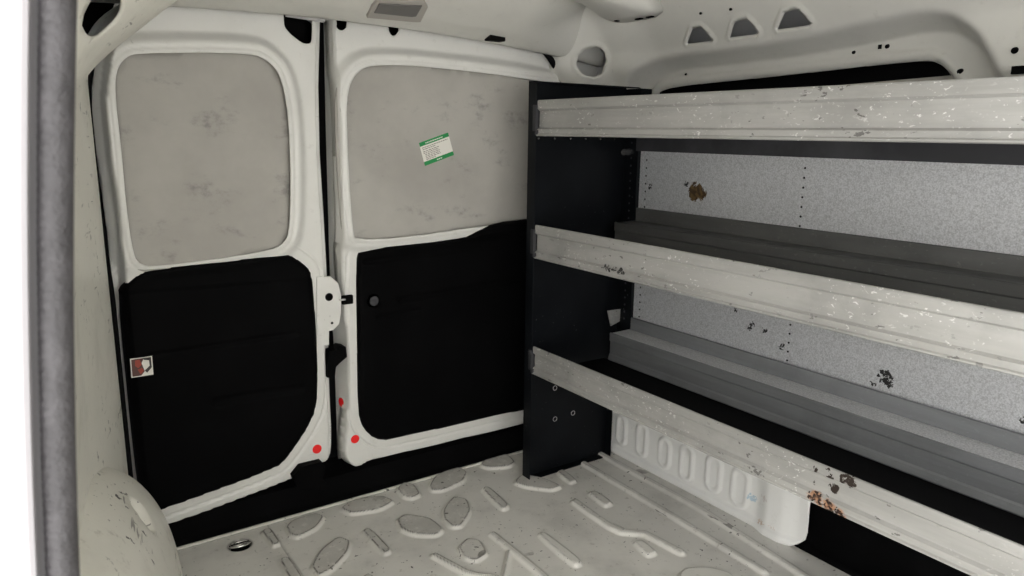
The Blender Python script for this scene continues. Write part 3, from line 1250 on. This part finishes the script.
YS = [Y0, .2, .5, .8, 1.1, 1.4, Y1]
for (zb, zt) in ((.994, 1.087), (.665, .758), (.333, .414)):
    # tray floor is the shelf itself
    bm = bmesh.new()
    add_sweep(bm, [(SX + .004, zb), (1.449, zb), (1.449, zb + .003), (SX + .004, zb + .003)], [Y0, Y1])
    sh = link('shelf', bm_mesh(bm), mat_tray, shelf_root)
    bm = bmesh.new()
    add_sweep(bm, rail_profile(SX, zb, zt - zb), YS)
    link('front_rail', bm_mesh(bm), mat_alu, sh)
    # back lip, ledge and upstand
    bm = bmesh.new()
    h = .086
    z = zb + .003
    pr = [(1.446, z), (1.4425, z + .004), (1.446, z + .018), (1.449, z + .022), (1.449, z + .058), (1.446, z + .062), (1.446, z + h - .003), (1.449, z + h),
          (1.454, z + h - .004), (1.454, z)]
    add_sweep(bm, pr, [Y0, .5, 1.0, 1.575])
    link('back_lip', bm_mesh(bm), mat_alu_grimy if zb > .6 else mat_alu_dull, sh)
    bm = bmesh.new()
    add_sweep(bm, [(1.4545, z + h - .010), (1.4545, z + h - .0015), (1.522, z + h - .0005), (1.522, z + h - .010)], [Y0, .5, 1.0, 1.572])
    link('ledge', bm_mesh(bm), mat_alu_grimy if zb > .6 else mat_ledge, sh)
    up = .036 if zb < .9 else .004
    bm = bmesh.new()
    add_sweep(bm, [(1.5225, z + h - .012), (1.5225, z + h + up), (1.526, z + h + up + .002), (1.530, z + h + up), (1.530, z + h - .012)], [Y0, .5, 1.0, 1.568])
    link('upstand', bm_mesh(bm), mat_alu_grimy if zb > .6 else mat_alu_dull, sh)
    # dark clip at the rail end
    bm = bmesh.new()
    add_box(bm, (SX - .001, Y1 + .006, (zb + zt) / 2), (.010, .014, (zt - zb) * .72), .001)
    add_box(bm, (SX + .002, Y1 - .002, zb + .010), (.016, .008, .012), .001)
    link('rail_clip', bm_mesh(bm), mat_bracket, sh)
    # row of little screws under the tray at the end panel
    if zb > .9:
        bm = bmesh.new()
        add_sweep(bm, [(1.515, .955), (1.515, .994), (1.527, .994), (1.527, .955)], [Y0, 1.572])
        link('rear_beam', bm_mesh(bm), mat_bracket, sh)
        for i in range(6):
            bm = bmesh.new()
            add_cyl(bm, (1.20 + i * .055, 1.622, .988), (0, 1, 0), .003, .006, 10)
            link('tray_screw', bm_mesh(bm), mat_chrome, sh)
# small bright bracket in the corner above the lowest shelf
bm = bmesh.new()
p = ony(618, 317, 1.60)
pts = [(608, 311), (622, 309), (624, 319), (611, 326)]
add_prism(bm, [ony(u, v, 1.615) for u, v in pts], (0, .004, 0))
link('corner_bracket', bm_mesh(bm), mat_alu, shelf_root)

# ------------------------------------------------------------------ ceiling lamp
lp = [(366, 14), (374, 1), (380, -6), (420, -6), (427, 3), (421, 18)]


def ceil_hit(u, v):
    best = None
    for s in np.linspace(0, .40, 400):
        pass
    d = ray(u, v)
    lo = None
    for y in np.linspace(1.775, 1.45, 1200):
        p = CAM + d * (y / d[1])
        # header height at this x, y
        S = np.interp(1.775 - y, [0, .018, .065, .13, .20, .33], [0, .03, .08, .16, .26, .40])
        z = float(ceil_P(np.array(p[0]), np.array(S))[2])
        if p[2] <= z:
            return p
    return p


C0 = ceil_hit(396, 9)
e1 = ceil_hit(416, 11) - ceil_hit(376, 7)
e1 /= np.linalg.norm(e1)
e2 = ceil_hit(396, 3) - ceil_hit(396, 16)
e2 -= e1 * (e2 @ e1)
e2 /= np.linalg.norm(e2)
nn = np.cross(e1, e2)
if nn[2] > 0: nn = -nn
lamp = empty('ceiling_lamp', tuple(C0))


def lq(u, v, off):
    # ray onto the lamp plane
    d = ray(u, v)
    t = ((C0 + nn * off - CAM) @ nn) / (d @ nn)
    return CAM + d * t


bm = bmesh.new()
add_prism(bm, [lq(u, v, -.004) for u, v in [(366, 14), (371, 3), (377, -4), (424, -2), (427, 4), (420, 18.5), (413, 18.5)]], tuple(nn * .012), .003)
link('housing', bm_mesh(bm), mat_lamp, lamp)
bm = bmesh.new()
add_prism(bm, [lq(u, v, .0075) for u, v in [(374, 12), (379, 3), (422, 5), (416, 15.5), (411, 16)]], tuple(nn * .004), .0015)
link('lens', bm_mesh(bm), mat_lens, lamp)
tag(lamp, 'small grey interior lamp on the white roof header above the rear doors', 'lamp')

# ------------------------------------------------------------------ tie-down ring
tr = empty('tie_down_ring', (RING_C[0], RING_C[1], -.012))
bm = bmesh.new()
add_cyl(bm, (RING_C[0], RING_C[1], -.011), (0, 0, 1), .022, .004, 24)
link('cup', bm_mesh(bm), mat_hole, tr)
bm = bmesh.new()
tilt = Matrix.Rotation(math.radians(-14), 3, 'X')
ringp = []
for a in np.linspace(0, 2 * math.pi, 29):
    q = tilt @ Vector((.024 * math.cos(a), .020 * math.sin(a), 0))
    ringp.append((RING_C[0] + q.x, RING_C[1] + .002 + q.y, .001 + q.z))
add_tube(bm, ringp, .0030, 8, False)
link('ring', bm_mesh(bm), mat_chrome, tr, True)
bm = bmesh.new()
add_tube(bm, [(RING_C[0] - .024, RING_C[1] - .001, .0), (RING_C[0] + .026, RING_C[1] + .001, .0)], .0034, 8)
link('hinge_bar', bm_mesh(bm), mat_chrome, tr, True)
tag(tr, 'round metal tie-down ring sunk in the white floor by the black sill', 'tie-down ring')

# ------------------------------------------------------------------ stickers
def door_hit(u, v, O, W, T):
    y = 1.8
    for _ in range(40):
        p = ony(u, v, y)
        y = .5 * y + .5 * float(door_y(np.array(p[0]), np.array(p[2]), O, W, T))
    return ony(u, v, y)


def dot(u, v, n, label, r=.0105, p=None):
    bm = bmesh.new()
    n = Vector(n).normalized()
    add_cyl(bm, tuple(Vector(p) + n * .0008), tuple(n), r, .0012, 28)
    o = link('red_sticker', bm_mesh(bm), mat_red)
    recenter(o)
    tag(o, label, 'sticker', 'round red stickers around the gap of the rear doors')


dot(317, 449, (0, -1, 0), 'round red sticker on the left rear door, at the lower corner by the black latch', .0125, door_hit(317, 449, O1, W1, T1))
dot(355, 439, (0, -1, 0), 'round red sticker on the right rear door face, beside the black trim corner', .0120, door_hit(355, 439, O2, W2, T2))
ea, eb = ony(347.8, 402, 1.824), ony(335.8, 402, 1.885)
en = np.array([-(eb - ea)[1], (eb - ea)[0], 0])
en /= np.linalg.norm(en)
dot(341, 402, tuple(en), 'red sticker on the side edge of the right rear door, topmost of the three', .0125, (ea + eb) / 2 + en * .001)

# information label with green bands
LQ = [(419, 143), (448, 132.5), (454, 155), (425, 166)]


def lab(a, b, off=0.0):
    """bilinear point on the label"""
    P = [ony(u, v, YD - .054 - off) for u, v in LQ]
    return (P[0] * (1 - a) + P[1] * a) * (1 - b) + (P[3] * (1 - a) + P[2] * a) * b


def quad(bm, a0, a1, b0, b1, off, t=.0004):
    add_prism(bm, [lab(a0, b0, off), lab(a1, b0, off), lab(a1, b1, off), lab(a0, b1, off)], (0, t, 0))


lr = empty('information_label', tuple(lab(.5, .5)))
bm = bmesh.new(); quad(bm, 0, 1, 0, 1, .0007, .0007)
link('paper', bm_mesh(bm), mat_paper, lr)
for b0, b1 in ((0, .17), (.83, 1)):
    bm = bmesh.new(); quad(bm, 0, 1, b0, b1, .0011)
    link('green_band', bm_mesh(bm), mat_green, lr)
bm = bmesh.new()
for b, a0, a1 in [(.235, .06, .93), (.31, .06, .5), (.40, .06, .60), (.47, .06, .56), (.54, .1, .6), (.61, .1, .58), (.68, .1, .60), (.75, .1, .42)]:
    a = a0
    while a < a1:
        w = random.uniform(.04, .10)
        quad(bm, a, min(a + w, a1), b, b + .035, .0011)
        a += w + .02
link('print_lines', bm_mesh(bm), mat_ink, lr)
for b, a0, a1 in [(.075, .2, .8), (.905, .42, .6)]:
    bm = bmesh.new()
    a = a0
    while a < a1:
        w = random.uniform(.03, .07)
        quad(bm, a, min(a + w, a1), b, b + .04, .0015)
        a += w + .015
    link('band_print', bm_mesh(bm), mat_paper, lr)
tag(lr, 'small white paper label with green bands, stuck crooked on the right rear door board', 'label')

# little picture sticker on the left trim
PQ = [(130, 359), (152, 356), (153.5, 374.5), (131.5, 378)]
ysk = 1.8005


def trim1_y(u, v):
    p = ony(u, v, 1.80)
    return YD - .045 - .014 - .0025


def pic(a, b, off):
    P = [ony(u, v, trim1_y(u, v) - off) for u, v in PQ]
    return (P[0] * (1 - a) + P[1] * a) * (1 - b) + (P[3] * (1 - a) + P[2] * a) * b


def pquad(bm, pts, off):
    add_prism(bm, [pic(a, b, off) for a, b in pts], (0, .0004, 0))


pr_ = empty('picture_sticker', tuple(pic(.5, .5, 0)))
bm = bmesh.new()
add_prism(bm, [pic(a, b, .0007) for a, b in [(0, 0), (1, 0), (1, 1), (0, 1)]], (0, .0012, 0))
link('paper', bm_mesh(bm), mat_paper, pr_)
bm = bmesh.new()
pquad(bm, [(.05, .05), (.62, .05), (.5, .3), (.62, .75), (.45, .95), (.05, .95)], .0011)
link('dark_print', bm_mesh(bm), flat('brown_print', (.09, .035, .028), .6), pr_)
bm = bmesh.new()
pquad(bm, [(.22, .12), (.42, .1), (.5, .38), (.34, .55), (.2, .4)], .0015)
pquad(bm, [(.3, .62), (.5, .55), (.6, .7), (.42, .88)], .0015)
link('red_print', bm_mesh(bm), mat_rust_red, pr_)
bm = bmesh.new()
pquad(bm, [(.55, .05), (.95, .05), (.95, .6), (.72, .85), (.62, .72), (.86, .5), (.85, .2), (.62, .14)], .0015)
link('black_print', bm_mesh(bm), mat_dark_ink, pr_)
tag(pr_, 'small square red, black and white picture sticker on the left door black trim', 'sticker')

# ------------------------------------------------------------------ light
w = bpy.data.worlds.new('world')
SC.world = w
w.use_nodes = True
bg = w.node_tree.nodes['Background']
bg.inputs['Color'].default_value = (1.0, .985, .965, 1)
bg.inputs['Strength'].default_value = 4.7

SC.view_settings.view_transform = 'Standard'
SC.view_settings.look = 'None'
SC.view_settings.gamma = 1
SC.view_settings.use_curve_mapping = False
SC.view_settings.exposure = 0.0
